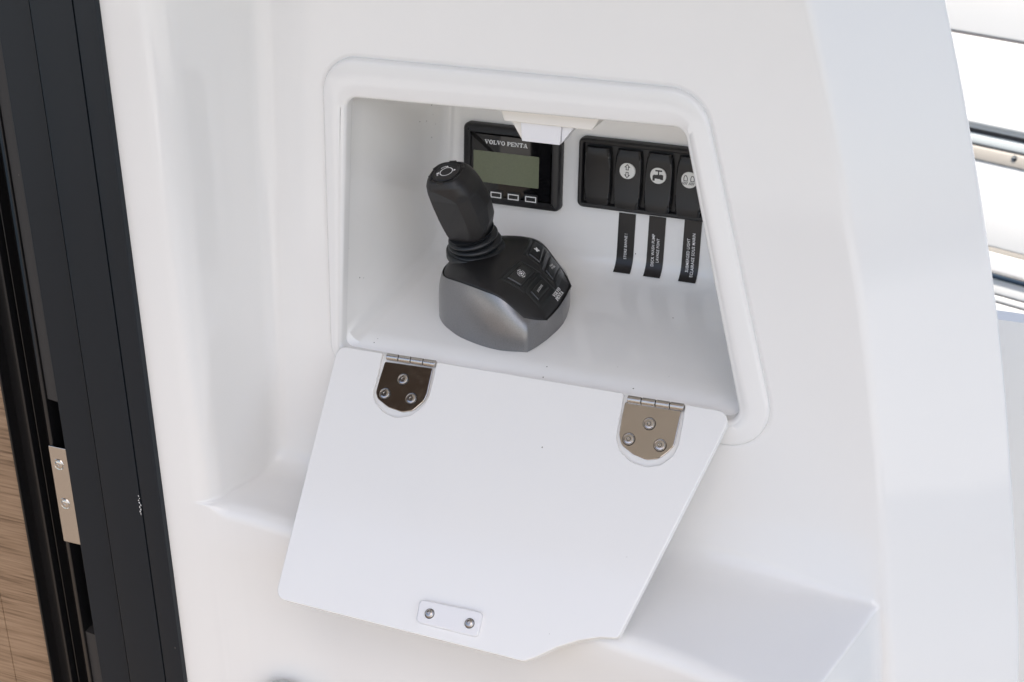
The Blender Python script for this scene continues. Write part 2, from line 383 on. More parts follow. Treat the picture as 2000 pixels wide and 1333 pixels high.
# ------------------------------------------------------------------ lettering
FONT = {}
def text_polys(s, off=.008):
    if s in FONT: return FONT[s]
    cu = bpy.data.curves.new('t', 'FONT'); cu.body = s; cu.align_x = 'CENTER'; cu.align_y = 'CENTER'; cu.resolution_u = 3; cu.offset = off; cu.space_character = 1.06; cu.space_line = .95
    ob = bpy.data.objects.new('t', cu); C.objects.link(ob); bpy.context.view_layer.update()
    dg = bpy.context.evaluated_depsgraph_get(); me = ob.evaluated_get(dg).to_mesh()
    V = [tuple(v.co)[:2] for v in me.vertices]; F = [tuple(p.vertices) for p in me.polygons]
    ob.evaluated_get(dg).to_mesh_clear(); bpy.data.objects.remove(ob); bpy.data.curves.remove(cu)
    FONT[s] = (V, F); return V, F
def serif(s, aspect=1.0):
    """wide slab-serif capitals, height 1, centred"""
    V = []; F = []; t = .24; h = .13; x = 0
    def q(*p): b = len(V); V.extend([(x + a, c) for a, c in p]); F.append(tuple(range(b, b + len(p))))
    def box(a, b, c, d): q((a, b), (c, b), (c, d), (a, d))
    for ch in s:
        if ch == 'V':
            wd = 1.25; q((.1, 1 - h), (.42, 1 - h), (.72, .25), (.625, 0), (.56, 0)); q((.95, 1 - h), (1.12, 1 - h), (.66, 0), (.56, 0), (.625, .2)); box(0, 1 - h, .55, 1); box(.8, 1 - h, 1.25, 1)
        elif ch == 'O':
            wd = 1.15; n = 20; b = len(V)
            for k in range(n):
                a = 2 * math.pi * k / n; V.append((x + .575 + .575 * math.cos(a), .5 + .52 * math.sin(a))); V.append((x + .575 + .27 * math.cos(a), .5 + .38 * math.sin(a)))
            for k in range(n): j = (k + 1) % n; F.append((b + 2 * k, b + 2 * j, b + 2 * j + 1, b + 2 * k + 1))
        elif ch == 'L': wd = 1.0; box(.12, h, .12 + t * 1.3, 1 - h); box(0, 1 - h, .58, 1); box(0, 0, 1, h); box(.86, h, 1, .4)
        elif ch == 'P':
            wd = 1.05; box(.12, h, .12 + t * 1.3, 1 - h); box(0, 0, .6, h); box(0, 1 - h, .8, 1); box(.43, .4, .8, .4 + h); q((.8, .4), (1.05, .52), (1.05, .88), (.8, 1), (.74, 1 - h), (.78, .7), (.74, .4 + h))
        elif ch == 'E': wd = 1.05; box(.12, h, .12 + t * 1.3, 1 - h); box(0, 1 - h, 1.02, 1); box(0, 0, 1.05, h); box(.43, .44, .78, .57); box(.88, 1 - .36, 1.02, 1 - h); box(.9, h, 1.05, .38); box(.7, .34, .78, .44); box(.7, .57, .78, .67)
        elif ch == 'N': wd = 1.3; box(.14, h, .26, 1); box(0, 0, .42, h); box(1.0, 0, 1.12, 1 - h); box(.84, 1 - h, 1.28, 1); q((0, 1), (0, 1 - h), (.2, 1 - h), (.9, 0), (1.12, 0), (.44, 1))
        elif ch == 'T': wd = 1.15; box(.42, h, .42 + t * 1.3, 1 - h); box(.28, 0, .88, h); box(0, 1 - h, 1.15, 1); box(0, .62, .13, 1 - h); box(1.02, .62, 1.15, 1 - h)
        elif ch == 'A': wd = 1.3; q((.1, h), (.24, h), (.62, .9), (.58, 1), (.5, 1)); q((.76, h), (1.12, h), (.76, 1), (.5, 1), (.58, .8)); box(0, 0, .42, h); box(.66, 0, 1.3, h); box(.3, .28, .85, .28 + .1)
        else: wd = .45
        x += wd + .08
    W = x - .08
    return [(a - W / 2, c - .5) for a, c in V], F, W
def place(fn, V, F, size, name, m, parent, wide=1, dup=None):
    return mk(name, [fn(a * size * wide, b * size) for a, b in V], F, m, parent, smooth=False, solid=False)
def outline(poly, wdt, name, fn, m, parent):
    a = poly; b = inset(poly, wdt); n = len(a)
    return mk(name, [fn(*p) for p in a] + [fn(*p) for p in b], [(i, (i + 1) % n, n + (i + 1) % n, n + i) for i in range(n)], m, parent, smooth=False, solid=False)

# ------------------------------------------------------------------ engine display on the back wall
def wallframe(out): return Fr((0, YB - out, 0), (1, 0, 0), (0, T5, 1))
wf = wallframe(0)
DO = .012
tr = lambda px, py: wallframe(DO).trace(px, py)
disp = thing('engine_display', wf(-.09, .095, 0), 'square black engine display with a grey green screen, mounted behind the joystick', 'display')
q = [(-.1475, .1400), (-.0370, .1400), (-.0370, .0500), (-.1475, .0500)]
TL, TR, BR = tr(903, 240), tr(1095, 263), tr(1090, 419)
q = [(TL[0], (TL[1] + TR[1]) / 2), (TR[0], (TL[1] + TR[1]) / 2), (TR[0], BR[1]), (TL[0], BR[1])]
q = fillet(q, .0065, 5)
# bezel: stepped frame with a sunken middle
pr = [(0, 0), (0, .007), (.0012, .0102), (.003, .0115), (.0085, .0120), (.0095, .0112), (.0102, .0094)]
V, F = loft([[wf(x, y, h) for x, y in inset(q, d)] for d, h in pr])
V2, F2 = loft([[wf(x, y, .0094) for x, y in inset(q, .0102)]], True, False, True)
mk('bezel', *join((V, F), (V2, [tuple(range(len(V2)))])), BLK, disp, sharp=35)
g = inset(q, .0110)
mk('glass', *slab(wf, g, .0114, .0095, .0005), GLOSSB, disp)
gx0 = min(p[0] for p in g); gx1 = max(p[0] for p in g); gz0 = min(p[1] for p in g); gz1 = max(p[1] for p in g)
lf = wallframe(.0116)
a = lf.trace(925, 294); b = lf.trace(1053, 310); c = lf.trace(1050, 371)
LQ = fillet([(a[0], (a[1] + b[1]) / 2), (b[0], (a[1] + b[1]) / 2), (b[0], c[1]), (a[0], c[1])], .001, 3)
mk('lcd_screen', *slab(wf, LQ, .0116, .0114, .0001), LCD, disp)
sv, sf, sw = serif('VOLVO PENTA')
p0 = lf.trace(947, 279); p1 = lf.trace(1031, 287)
place(lambda a, b: wf((p0[0] + p1[0]) / 2 + a, (p0[1] + p1[1]) / 2 + b, .0117), sv, sf, 1, 'logo_lettering', INK, disp) if 0 else None
sz = (p1[0] - p0[0]) / sw
mk('logo_lettering', [wf((p0[0] + p1[0]) / 2 + a * sz, (p0[1] + p1[1]) / 2 - .0 + b * .0046, .0118) for a, b in sv], sf, INK, disp, smooth=False, solid=False)
bc = [lf.trace(*p) for p in ((968, 383), (1003, 387), (1037, 391))]
stp = bc[2][0] - bc[1][0]; zb = sum(p[1] for p in bc) / 3
for k in range(4):
    cx = bc[2][0] - k * stp
    if cx < gx0 + .006: continue
    bq = fillet([(cx - .0078, zb - .0052), (cx + .0078, zb - .0052), (cx + .0078, zb + .0052), (cx - .0078, zb + .0052)], .001, 3)
    bo = mk('display_button', *slab(wf, bq, .0124, .0115, .0004), BLK, disp)
    oq = [(cx - .0064, zb - .0032), (cx + .0064, zb - .0032), (cx + .0064, zb + .0032), (cx - .0064, zb + .0032)]
    outline(oq, .0011, 'button_outline', lambda a, b: wf(a, b, .0126), INK, bo)

# ------------------------------------------------------------------ rocker switch panel
so_ = .010
wfs = wallframe(so_)
sp = thing('switch_panel', wf(.06, .10, 0), 'long black rocker switch panel beside the display, running behind the rim of the opening', 'switch panel')
a = wfs.trace(1131, 270); b = wfs.trace(1123, 404); c = wfs.trace(1339, 291); d = wfs.trace(1378, 440)
s0, s1, s2 = (a[0] + b[0]) / 2, (a[1] + c[1]) / 2, (b[1] + d[1]) / 2
x1 = s0 + .178
q = fillet([(s0, s1), (x1, s1), (x1, s2), (s0, s2)], .007, 5)
pr = [(0, 0), (0, .006), (.0010, .0088), (.0028, .0100), (.0052, .0098), (.0062, .0085), (.0068, .0050)]
V, F = loft([[wf(x, y, h) for x, y in inset(q, dd)] for dd, h in pr], True, False, True)
mk('frame', V, F, GLOSSB if 0 else BLK, sp, sharp=35)
# rockers: traced left/right edges
ws = wallframe(.014)
cen = [ws.trace(1165, 345)[0], ws.trace(1222, 352)[0], ws.trace(1283, 361)[0], ws.trace(1345, 368)[0]]
pit = (cen[3] - cen[0]) / 3; zc = (s1 + s2) / 2 - .0016; hw = pit * .46; hh = (s1 - s2) / 2 - .0072
ROCK = mat('rocker_black', (.016, .015, .015), rough=.45, bump=(1500, .4, .00012))
ROCKG = mat('rocker_gloss', (.02, .02, .022), rough=.08, spec=.9, coat=1)
def rocker(cx, tilt):
    # curved face: high at the two ends, waisted in the middle
    nz = 14; V = []; F = []
    body = []
    for i in range(nz + 1):
        s = -1 + 2 * i / nz; z = zc + s * hh
        half = hw * (.88 - .17 * abs(s) ** 2.5)
        hgt = .0135 + .0055 * s * tilt + .0026 * s * s - .0012
        hgt -= .0026 * (max(0, abs(s) - .72) / .28) ** 2; gq = 1 - .13 * max(0, (abs(s) - .35) / .65) ** 2
        ring = []
        w_ = hw - half
        rs = [(half + .0003, hgt - .0002), (half + w_ * .35, hgt - .0009), (half + w_ * .65, hgt - .0020), (half + w_ * .88, hgt - .0036), (hw, .0055)]
        side = [(-a, b) for a, b in rs[::-1]] + [(-half, hgt), (0, hgt + .0012), (half, hgt)] + rs
        for u, h in side: ring.append(wf(cx + u * gq, z, h))
        body.append(ring)
    return body
icons = []
for k in range(5):
    cx = cen[0] + pit * k; tilt = -.25 if k == 0 else .1
    body = rocker(cx, .35 if k == 0 else -.3)
    V, F = loft(body, False)
    n = len(body[0]); F.append(tuple(range(n))); F.append(tuple((len(body) - 1) * n + i for i in range(n))[::-1])
    ob = mk('rocker_switch', V, F, ROCK, sp, sharp=25)
    ob.data.materials.append(ROCKG)
    for p in ob.data.polygons:
        c_ = np.array(p.center) + WL[ob]
        if abs(c_[0] - cx) > hw * .80: p.material_index = 1
    icons.append((ob, cx))
def disc_icon(ob, cx, zz, kind):
    def fn(a, b, h=.0003):
        s = (zz + b - zc) / hh; hgt = .0135 + .0055 * s * -.3 + .0026 * s * s - .0012 + .0011
        return wf(cx + a, zz + b, hgt + h)
    n = 28; V = [fn(0, 0, .0007)] + [fn(*p, .0007) for p in circle(.0084, n)] + [fn(*p, -.0006) for p in circle(.0088, n)]
    F = [(0, 1 + i, 1 + (i + 1) % n) for i in range(n)] + [(1 + i, 1 + n + i, 1 + n + (i + 1) % n, 1 + (i + 1) % n) for i in range(n)]
    mk('icon_disc', V, F, DISC, ob)
    f2 = lambda a, b: fn(a * 1.15, b * 1.15, .00085)
    if kind == 'arrows':
        for s in (1, -1):
            P = [(x, s * y) for x, y in [(-.0014, .0008), (-.0014, .0034), (-.0029, .0034), (0, .0066), (.0029, .0034), (.0014, .0034), (.0014, .0008)]]
            outline(P, .0007, 'arrow_symbol', f2, INKD, ob)
    elif kind == 'tap':
        P = [[(-.0050, -.0005), (-.0040, .0008), (-.0012, .0008), (-.0012, -.0026), (-.0028, -.0026), (-.0028, -.0048), (-.0050, -.0048)],
             [(-.0012, -.0028), (.0022, -.0028), (.0022, .0010), (-.0012, .0010)], [(.0022, -.0034), (.0050, -.0034), (.0050, .0010), (.0022, .0016)],
             [(-.0002, .0010), (.0012, .0010), (.0010, .0042), (.0000, .0042)], [(-.0026, .0040), (.0038, .0040), (.0038, .0054), (-.0026, .0054)]]
        V = []; F = []
        for p in P: b0 = len(V); V += [f2(*x) for x in p]; F.append(tuple(range(b0, b0 + len(p))))
        mk('tap_symbol', V, F, INKD, ob, smooth=False, solid=False)
    elif kind == 'lamps':
        for s in (-.0034, .0030):
            P = [(s - .0018, -.0012), (s + .0020, -.0012), (s + .0020, .0020), (s + .0008, .0042), (s - .0008, .0042), (s - .0018, .0020)]
            outline(P, .0006, 'lamp_symbol', f2, INKD, ob)
            V = []; F = []
            for j in range(4):
                x0 = s - .0022 + j * .0013; b0 = len(V); V += [f2(x0, -.0018), f2(x0 + .0006, -.0018), f2(x0 - .0006, -.0044), f2(x0 - .0012, -.0044)]; F.append((b0, b0 + 1, b0 + 2, b0 + 3))
            mk('ray_symbol', V, F, INKD, ob, smooth=False, solid=False)
zi = [None, ws.trace(1217, 336), ws.trace(1282, 346), ws.trace(1347, 355)]
for k, kd in ((1, 'arrows'), (2, 'tap'), (3, 'lamps')): disc_icon(icons[k][0], icons[k][1], zi[k][1], kd)

# ------------------------------------------------------------------ tape labels under the switches
def strip(px_tl, px_tr, px_bl, lines, label, wide=.0185):
    f0 = wallframe(.0004); a = f0.trace(*px_tl); b = f0.trace(*px_tr); u0 = a[0]; wdt = b[0] - a[0]; z0 = (a[1] + b[1]) / 2 + .0045
    zmin = -.0055; n = 22; V = []; F = []
    f1 = lambda u, z, h: wallp(u, z, h)
    lean = -.0012
    for i in range(n + 1):
        t = i / n; z = z0 + (zmin - z0) * t
        V.append(f1(u0 + lean * t, z, .0006)); V.append(f1(u0 + wdt + lean * t, z, .0006))
        if i: k = 2 * i; F.append((k - 2, k - 1, k + 1, k))
    t = thing('tape_label', wf(u0 + wdt / 2, z0, 0), label, 'label', 'black tape labels under the rocker switches')
    mk('tape', V, F, STICK, t, solid=False)
    m = bpy.context.view_layer
    for li, (tx, off, L, zc_) in enumerate(lines):
        tv, tf = text_polys(tx); w_ = max(v[0] for v in tv) - min(v[0] for v in tv); k = L / w_
        mk('lettering', [f1(u0 + wdt / 2 + off - b * k * 1.12 + lean * .5, zc_ + a * k, .0009) for a, b in tv], tf, INK, t, smooth=False, solid=False)
    return t
def zpx(px, py): return wallframe(.0004).trace(px, py)
a, b = zpx(1223, 457), zpx(1220, 506); L1 = a[1] - b[1]
strip((1209, 424), (1242, 427), (1196, 534), [('STORE BANNE !', .0002, L1, (a[1] + b[1]) / 2)], 'black tape label with a single line of white lettering, leftmost under the switches')
a, b = zpx(1278, 458), zpx(1272, 520)
a2, b2 = zpx(1287, 467), zpx(1283, 513)
strip((1268, 430), (1301, 434), (1255, 542), [('DECK WASH PUMP', -.0027, a[1] - b[1], (a[1] + b[1]) / 2), ('LAVAGE PONT', .0027, a2[1] - b2[1], (a2[1] + b2[1]) / 2)], 'black tape label with two lines of white lettering, under the switch with the tap symbol')
a, b = zpx(1348, 465), zpx(1342, 530)
a2, b2 = zpx(1357, 457), zpx(1349, 541)
strip((1337, 438), (1371, 442), (1324, 550), [('SUBMERGED LIGHT', -.0030, a[1] - b[1], (a[1] + b[1]) / 2 - .001), ('ECLAIRAGE SOUS MARIN', .0026, a2[1] - b2[1], (a2[1] + b2[1]) / 2)], 'black tape label closest to the right rim, with two long white lines')

# ------------------------------------------------------------------ catch under the top of the opening
cf = Fr((0, 0, 0), (1, 0, 0), (0, T5, 1))
def ptr(px, py, d): return pan(px, py, d)
ct = thing('push_catch', (-.01, .04, .22), 'white plastic push catch hanging under the top edge of the opening', 'catch')
yf_ = .016
def box_pts(top, bot, y0, y1, ins=.0):      # top/bot: (x0,x1,z)
    V = []
    for y, e in ((y0, 0), (y1, ins)):
        V += [(top[0] + e, top[2] * T5 + y, top[2]), (top[1] - e, top[2] * T5 + y, top[2]), (bot[1] - e, bot[2] * T5 + y, bot[2]), (bot[0] + e, bot[2] * T5 + y, bot[2])]
    F = [(0, 1, 2, 3), (7, 6, 5, 4), (0, 4, 5, 1), (1, 5, 6, 2), (2, 6, 7, 3), (3, 7, 4, 0)]
    return V, F
def bevobj(o, wdt, seg=3):
    md = o.modifiers.new('bevel', 'BEVEL'); md.width = wdt; md.segments = seg; md.limit_method = 'ANGLE'; md.angle_limit = rad(25)
    return o
a, b, c, d = ptr(968, 214, yf_), ptr(985, 240, yf_), ptr(1152, 252, yf_), ptr(1184, 238, yf_)
zb_ = (b[2] + c[2]) / 2
bevobj(mk('mounting_plate', *box_pts((a[0], d[0], .2325), (b[0], c[0] + .002, zb_), yf_, .075), CREAM, ct, sharp=30), .0012)
y2 = .022
a, b, c, d = ptr(1016, 243, y2), ptr(1096, 250, y2), ptr(1093, 284, y2), ptr(1019, 276, y2)
zt, zbb = zb_ + .004, (c[2] + d[2]) / 2
bevobj(mk('catch_body', *box_pts((a[0], b[0], zt), (d[0], c[0], zbb), y2, .050), WPLAS, ct, sharp=30), .0005, 2)
e, f_ = ptr(994, 235, y2 + .006), ptr(1130, 256, y2 + .006)
V = []
for y, k in ((y2 + .003, 0), (.046, 0)):
    V += [(e[0], zt * T5 + y, zt), (a[0], zt * T5 + y, zt), (a[0] + .0004, zbb * T5 + y, zbb + .001)]
bevobj(mk('catch_wing', V, [(0, 1, 2), (5, 4, 3), (0, 3, 4, 1), (1, 4, 5, 2), (2, 5, 3, 0)], CREAM, ct, sharp=30), .0004, 2)
V = []
for y, k in ((y2 + .003, 0), (.046, 0)):
    V += [(f_[0], zt * T5 + y, zt - .001), (b[0], zt * T5 + y, zt), (b[0] - .0004, zbb * T5 + y, zbb + .001)]
bevobj(mk('catch_wing', V, [(0, 1, 2), (5, 4, 3), (0, 3, 4, 1), (1, 4, 5, 2), (2, 5, 3, 0)], WPLAS, ct, sharp=30), .0004, 2)

# ------------------------------------------------------------------ joystick
AX = .1                                              # its mirror axis runs along y = AX
nf = np.array((0, -.14, 1)); nf /= np.linalg.norm(nf)
jo = np.array((-.05, AX, floorz(-.05, AX) + .0))
Z0 = jo[2]
def J(a, b, h): return np.array((a, AX + b, Z0 + .14 * b + h))
js = thing('joystick', J(-.055, 0, 0), 'black and metallic grey docking joystick with a leaning grip, on the recess floor', 'joystick')
half = [(-.1215, 0), (-.1195, -.012), (-.1145, -.0235), (-.1060, -.034), (-.0949, -.0428), (-.0774, -.0529), (-.0505, -.0615), (-.0266, -.0640), (-.0006, -.0596), (.0050, -.048), (.0100, -.0335), (.0140, -.015), (.0155, 0)]
seamh = [.046, .047, .049, .052, .0555, .0590, .0585, .0530, .0325, .0272, .0232, .0212, .0205]
# corner of the seam polygon (the cover's chamfered front)
seam = [(-.1165, 0), (-.1145, -.0115), (-.1095, -.0225), (-.1012, -.0325), (-.0905, -.0408), (-.0740, -.0500), (-.0495, -.0570), (-.0290, -.0575), (-.0070, -.0520), (.0035, -.0440), (.0115, -.0350), (.0122, -.017), (.0125, 0)]
def refine(pts, hs, n=5, smoothrange=(0, 8)):
    # Catmull-Rom between the traced points, corners kept at index 8 and 10
    P = [np.array((*p, h)) for p, h in zip(pts, hs)]; out = []
    brk = {8, 10}
    for i in range(len(P) - 1):
        p1, p2 = P[i], P[i + 1]
        p0 = P[i - 1] if i > 0 and i not in brk else (p1 * 2 - p2 if i > 0 else p2 * np.array((1, -1, 1)))
        p3 = P[i + 2] if i + 2 < len(P) and (i + 1) not in brk else p2 * 2 - p1
        for k in range(n):
            t = k / n
            out.append(.5 * ((2 * p1) + (-p0 + p2) * t + (2 * p0 - 5 * p1 + 4 * p2 - p3) * t * t + (-p0 + 3 * p1 - 3 * p2 + p3) * t ** 3))
    out.append(P[-1]); return out
foot_h = refine(half, [0] * len(half)); seam_h = refine(seam, seamh)
def mirror(h): return h + [p * np.array((1, -1, 1)) for p in h[-2:0:-1]]
FT, SM = mirror(foot_h), mirror(seam_h); nJ = len(FT)
# housing: from the floor up to the seam, bulging a little
rings = []
for f, dz in ((0, 0), (.02, .001),):
    rings.append([J(p[0], p[1], dz) for p in FT])
for f in np.linspace(.06, .93, 12):
    rr = []
    for p, s in zip(FT, SM):
        bul = f ** 3.2                                  # wall stays upright, then rolls over towards the seam
        a = p[0] + (s[0] - p[0]) * bul; b = p[1] + (s[1] - p[1]) * bul
        rr.append(J(a, b, s[2] * (math.sin(f * math.pi / 2) * .25 + f * .75)))
    rings.append(rr)
rings.append([J(s[0], s[1], s[2]) for s in SM])
rings.append([J(-.05 + (s[0] + .05) * .992, s[1] * .992, s[2] - .004) for s in SM])
V, F = loft(rings, True, True, False)
mk('housing', V, F, HOUS, js, sharp=55)
def Hc(a): return float(np.interp(a, [-.118, -.105, -.09, -.075, -.055, -.035, -.015, 0, .0125], [.0480, .0600, .0665, .0695, .0685, .0625, .0505, .0375, .0240]))
_aa = np.linspace(-.12, .013, 134); _hh = np.array([Hc(a) for a in _aa])
for _ in range(60): _hh[1:-1] = (_hh[:-2] + 2 * _hh[1:-1] + _hh[2:]) / 4
def Hc(a): return float(np.interp(a, _aa, _hh))
sa = [p[0] for p in seam_h]; sb = [-p[1] for p in seam_h]; shh = [p[2] for p in seam_h]
def top_h(a, b):
    """height of the black cover"""
    bm = max(1e-4, float(np.interp(a, sa, sb))); hs = float(np.interp(a, sa, shh)); r = min(1, abs(b) / bm)
    return Hc(a) + (hs - Hc(a)) * r ** 2.8
rings = [[J(s[0] * 1, s[1], s[2] - .0035) if 0 else J(-.05 + (s[0] + .05) * .976, s[1] * .976, s[2] - .004) for s in SM]]
rings.append([J(-.05 + (s[0] + .05) * .974, s[1] * .974, s[2] - .0002) for s in SM])
rings.append([J(-.05 + (s[0] + .05) * .966, s[1] * .966, s[2] + .0009) for s in SM])
for sc in (.95, .9, .84, .77, .7, .62, .53, .44, .34, .24, .14, .05):
    rr = []
    for s in SM:
        a = -.05 + (s[0] + .05) * sc; b = s[1] * sc
        hE = s[2] + .0010; hT = top_h(a, b) + .0010
        k = min(1, (1 - sc) / .12); rr.append(J(a, b, hE * (1 - k) + hT * k))
    rings.append(rr)
V, F = loft(rings, True, False, True)
mk('top_cover', V, F, BLKS, js, sharp=40)
def onc(px, py, lift=0):
    """where a traced point lies on the cover"""
    r = RW @ np.array([px - 1000, py - 666.5, FPX]); t0, t1 = .46e-3, .60e-3
    prev = None
    for k in range(1400):
        t = t0 + (t1 - t0) * k / 1400; p = CAM + r * t; a = p[0]; b = p[1] - AX
        if not (-.12 < a < .013): continue
        h = p[2] - Z0 - .14 * b - top_h(a, b) - .0010
        if h < 0 and p[1] > AX - .07: return np.array((a, b))
    return np.array((0, 0.))
def cx_(x, y): return onc(820 + x / 3.252, 290 + y / 3.252)
def cover_frame(a, b):
    e = .004; z = top_h(a, b) + .001
    ta = np.array((2 * e, 0, top_h(a + e, b) - top_h(a - e, b))); tb = np.array((0, 2 * e, .28 * e + top_h(a, b + e) - top_h(a, b - e)))
    return Fr(J(a, b, z), tb, -ta)       # u: +y (reading direction), v: uphill
btn = [([(650, 742), (730, 790), (645, 880), (552, 828)], 'ring'), ([(722, 592), (795, 640), (765, 735), (690, 676)], 'fan'),
       ([(832, 690), (890, 758), (848, 846), (797, 780)], 'HIGH\nMODE'), ([(770, 837), (825, 890), (755, 973), (703, 915)], 'DOCKING')]
BTN = mat('button_black', (.012, .014, .015), rough=.3, coat=.2, coatr=.2)
def surf(a, b, lift=0.): return J(a, b, top_h(a, b) + .0010 + lift)
def pad(quad, grow, prof, n=9):
    """a four-cornered pad lying on the cover; prof gives the height by the distance from its edge"""
    Q = [np.array(p) for p in inset([tuple(p) for p in quad], -grow)]
    V = []; F = []
    hfun = lambda e: float(np.interp(e, [p[0] for p in prof], [p[1] for p in prof]))
    U = [0, .03, .07, .14, .25, .4, .5, .6, .75, .86, .93, .97, 1]; n = len(U)
    wu = np.linalg.norm(Q[1] - Q[0]); wv = np.linalg.norm(Q[3] - Q[0])
    for v in U:
        for u in U:
            p = (Q[0] * (1 - u) + Q[1] * u) * (1 - v) + (Q[3] * (1 - u) + Q[2] * u) * v
            e = min(min(u, 1 - u) * wu, min(v, 1 - v) * wv)
            # round the corners a little
            over = max(0, abs(p[1]) / max(1e-4, float(np.interp(p[0], sa, sb))) - .88)
            V.append(surf(p[0], p[1], hfun(e) - over * .03))
    for j in range(n - 1):
        for i in range(n - 1): F.append((j * n + i, j * n + i + 1, (j + 1) * n + i + 1, (j + 1) * n + i))
    return V, F
for pts, kd in btn:
    P = [cx_(*p) for p in pts]; ce = sum(P) / 4
    if area([tuple(p) for p in P]) < 0: P = P[::-1]
    mk('button_surround', *pad(P, .0058, [(0, -.0003), (.0008, .0001), (.0038, .0014), (.0042, .0013), (.0055, -.0006)]), BTN, js, sharp=30)
    mk('button_gap', *pad(P, .0008, [(0, -.0004), (.0002, .0004)]), DARKM, js, sharp=30)
    bo = mk('push_button', *pad(P, -.0002, [(0, -.0002), (.0003, .0009), (.0009, .0014), (.0020, .0015), (.0055, .0011)]), BTN, js, sharp=30)
    sl = math.atan((top_h(ce[0] - .004, ce[1]) - top_h(ce[0] + .004, ce[1])) / .008); cs = math.cos(sl)
    fn = lambda a, b, ce=ce, cs=cs: surf(ce[0] - b * cs, ce[1] + a, .0018)
    if kd == 'ring':
        n = 32
        V = [fn(*p) for p in circle(.0012, n)]; mk('centre_dot', V, [tuple(range(n))], INK, bo, smooth=False, solid=False)
        for r0, r1, gap in ((.0022, .0030, .25), (.0042, .0048, .35)):
            V = []; F = []
            for s_ in range(4):
                a0 = math.pi / 2 * s_ + gap / 2 + (.4 if r0 > .004 else 0); a1 = a0 + math.pi / 2 - gap; m_ = 8; b0 = len(V)
                for k in range(m_ + 1):
                    t = a0 + (a1 - a0) * k / m_; V += [fn(r0 * math.cos(t), r0 * math.sin(t)), fn(r1 * math.cos(t), r1 * math.sin(t))]
                for k in range(m_): F.append((b0 + 2 * k, b0 + 2 * k + 1, b0 + 2 * k + 3, b0 + 2 * k + 2))
            mk('ring_symbol', V, F, INK, bo, smooth=False, solid=False)
    elif kd == 'fan':
        V = []; F = []
        for s_ in range(4):
            t = math.pi / 2 * s_ + .5; b0 = len(V); dx, dy = math.cos(t), math.sin(t)
            for a_, b_ in ((.0000, -.0005), (.0022, -.0013), (.0038, 0), (.0022, .0013), (.0000, .0005)): V.append(fn(a_ * dx - b_ * dy, a_ * dy + b_ * dx))
            F.append(tuple(range(b0, b0 + 5)))
        mk('fan_symbol', V, F, INK, bo, smooth=False, solid=False)
    else:
        tv, tf = text_polys(kd, .0); k = (.0120 if kd == 'DOCKING' else .0085) / (max(v[0] for v in tv) - min(v[0] for v in tv))
        mk('lettering', [fn(a * k, b * k * (1.3 if kd == 'DOCKING' else 1.0)) for a, b in tv], tf, INK, bo, smooth=False, solid=False)
ce = cx_(878, 928); sl = math.atan((top_h(ce[0] - .004, ce[1]) - top_h(ce[0] + .004, ce[1])) / .008); cs = math.cos(sl)
for s_, dv, wd in (('VOLVO', .0023, .0170), ('PENTA', -.0023, .0170)):
    sv, sf, sw = serif(s_); k = wd / sw
    mk('logo_lettering', [surf(ce[0] - (dv + b * .0038) * cs, ce[1] + a * k, .0004) for a, b in sv], sf, INK, js, smooth=False, solid=False)
# boot and grip
B0 = J(-.083, .007, top_h(-.083, .007) - .001)
axis = np.array((-.0122, -.0240, .0700)); axis /= np.linalg.norm(axis)
up = np.array((0, -.14, 1)); up /= np.linalg.norm(up)
rings = []; n = 40
GB = np.array((-.0814, .0900, .0708))
def ringat(c, nrm, r, n=40, sx=1):
    u = np.cross((0, 1, 0), nrm); u /= np.linalg.norm(u); v = np.cross(nrm, u)
    return [c + r * (sx * u * math.cos(t) + v * math.sin(t)) for t in np.linspace(0, 2 * math.pi, n, endpoint=False)]
prof = []
for k in range(0, 49):
    t = k / 48; nn = up * (1 - t) + axis * t; nn /= np.linalg.norm(nn)
    c = B0 + up * .001 + (GB - B0) * t
    r = (.0270 - .0056 * t); ph = (t * 3.0) % 1.0
    r += .0030 * (abs(math.cos(math.pi * t * 3.0)) ** .8 * 2 - 1) 
    rings.append(ringat(c, nn, r))
V, F = loft(rings, True, True, True); mk('rubber_boot', V, F, BOOTM, js, sharp=70)
rings = [ringat(B0 + up * h, up, r) for r, h in ((.0325, -.006), (.0322, .0006), (.0312, .0014), (.0290, .0016), (.027, .0005))]
V, F = loft(rings); mk('boot_collar', V, F, BOOTM, js, sharp=50)
gx = np.array((1, 0, 0)) - axis * axis[0]; gx /= np.linalg.norm(gx); gy = np.cross(axis, gx)
L = .0735; rings = []; NT, NP = 60, 160
capn = np.array((-.03, -.04, 1.0))                  # top face a little more towards the viewer
for i in range(NT + 1):
    t = i / NT; h = L * t
    e = 1
    hx = float(np.interp(t, [0, .06, .2, .45, .7, .85, .94, 1], [.0205, .0224, .0256, .0272, .0258, .0238, .0218, .0190]))
    hy = float(np.interp(t, [0, .06, .2, .5, .8, .94, 1], [.0195, .0210, .0222, .0232, .0230, .0214, .0190]))
    ox = float(np.interp(t, [0, .2, .45, .75, 1], [.0002, .0022, .0026, .0008, -.0018]))
    ring = []
    for k in range(NP):
        th = 2 * math.pi * k / NP; c_, s_ = math.cos(th), math.sin(th); ex = 3.3
        r = (abs(c_ / hx) ** ex + abs(s_ / hy) ** ex) ** (-1 / ex)
        # flats: front-left grip panel and the band beside it, each a plane that lets the top stay round
        for ang, dd, sl in ((-102, .0190, 0), (-58, .0238, 0), (-18, .0250, 0)):
            pn = math.cos(th - rad(ang))
            if pn > .05: r = min(r, (dd + max(0, (t - .70)) * .018 + sl * 0 * t + .0008 * math.sin(math.pi * t)) / pn)
        ring.append(GB + axis * h + gx * (ox + r * c_) + gy * r * s_)
    rings.append(ring)
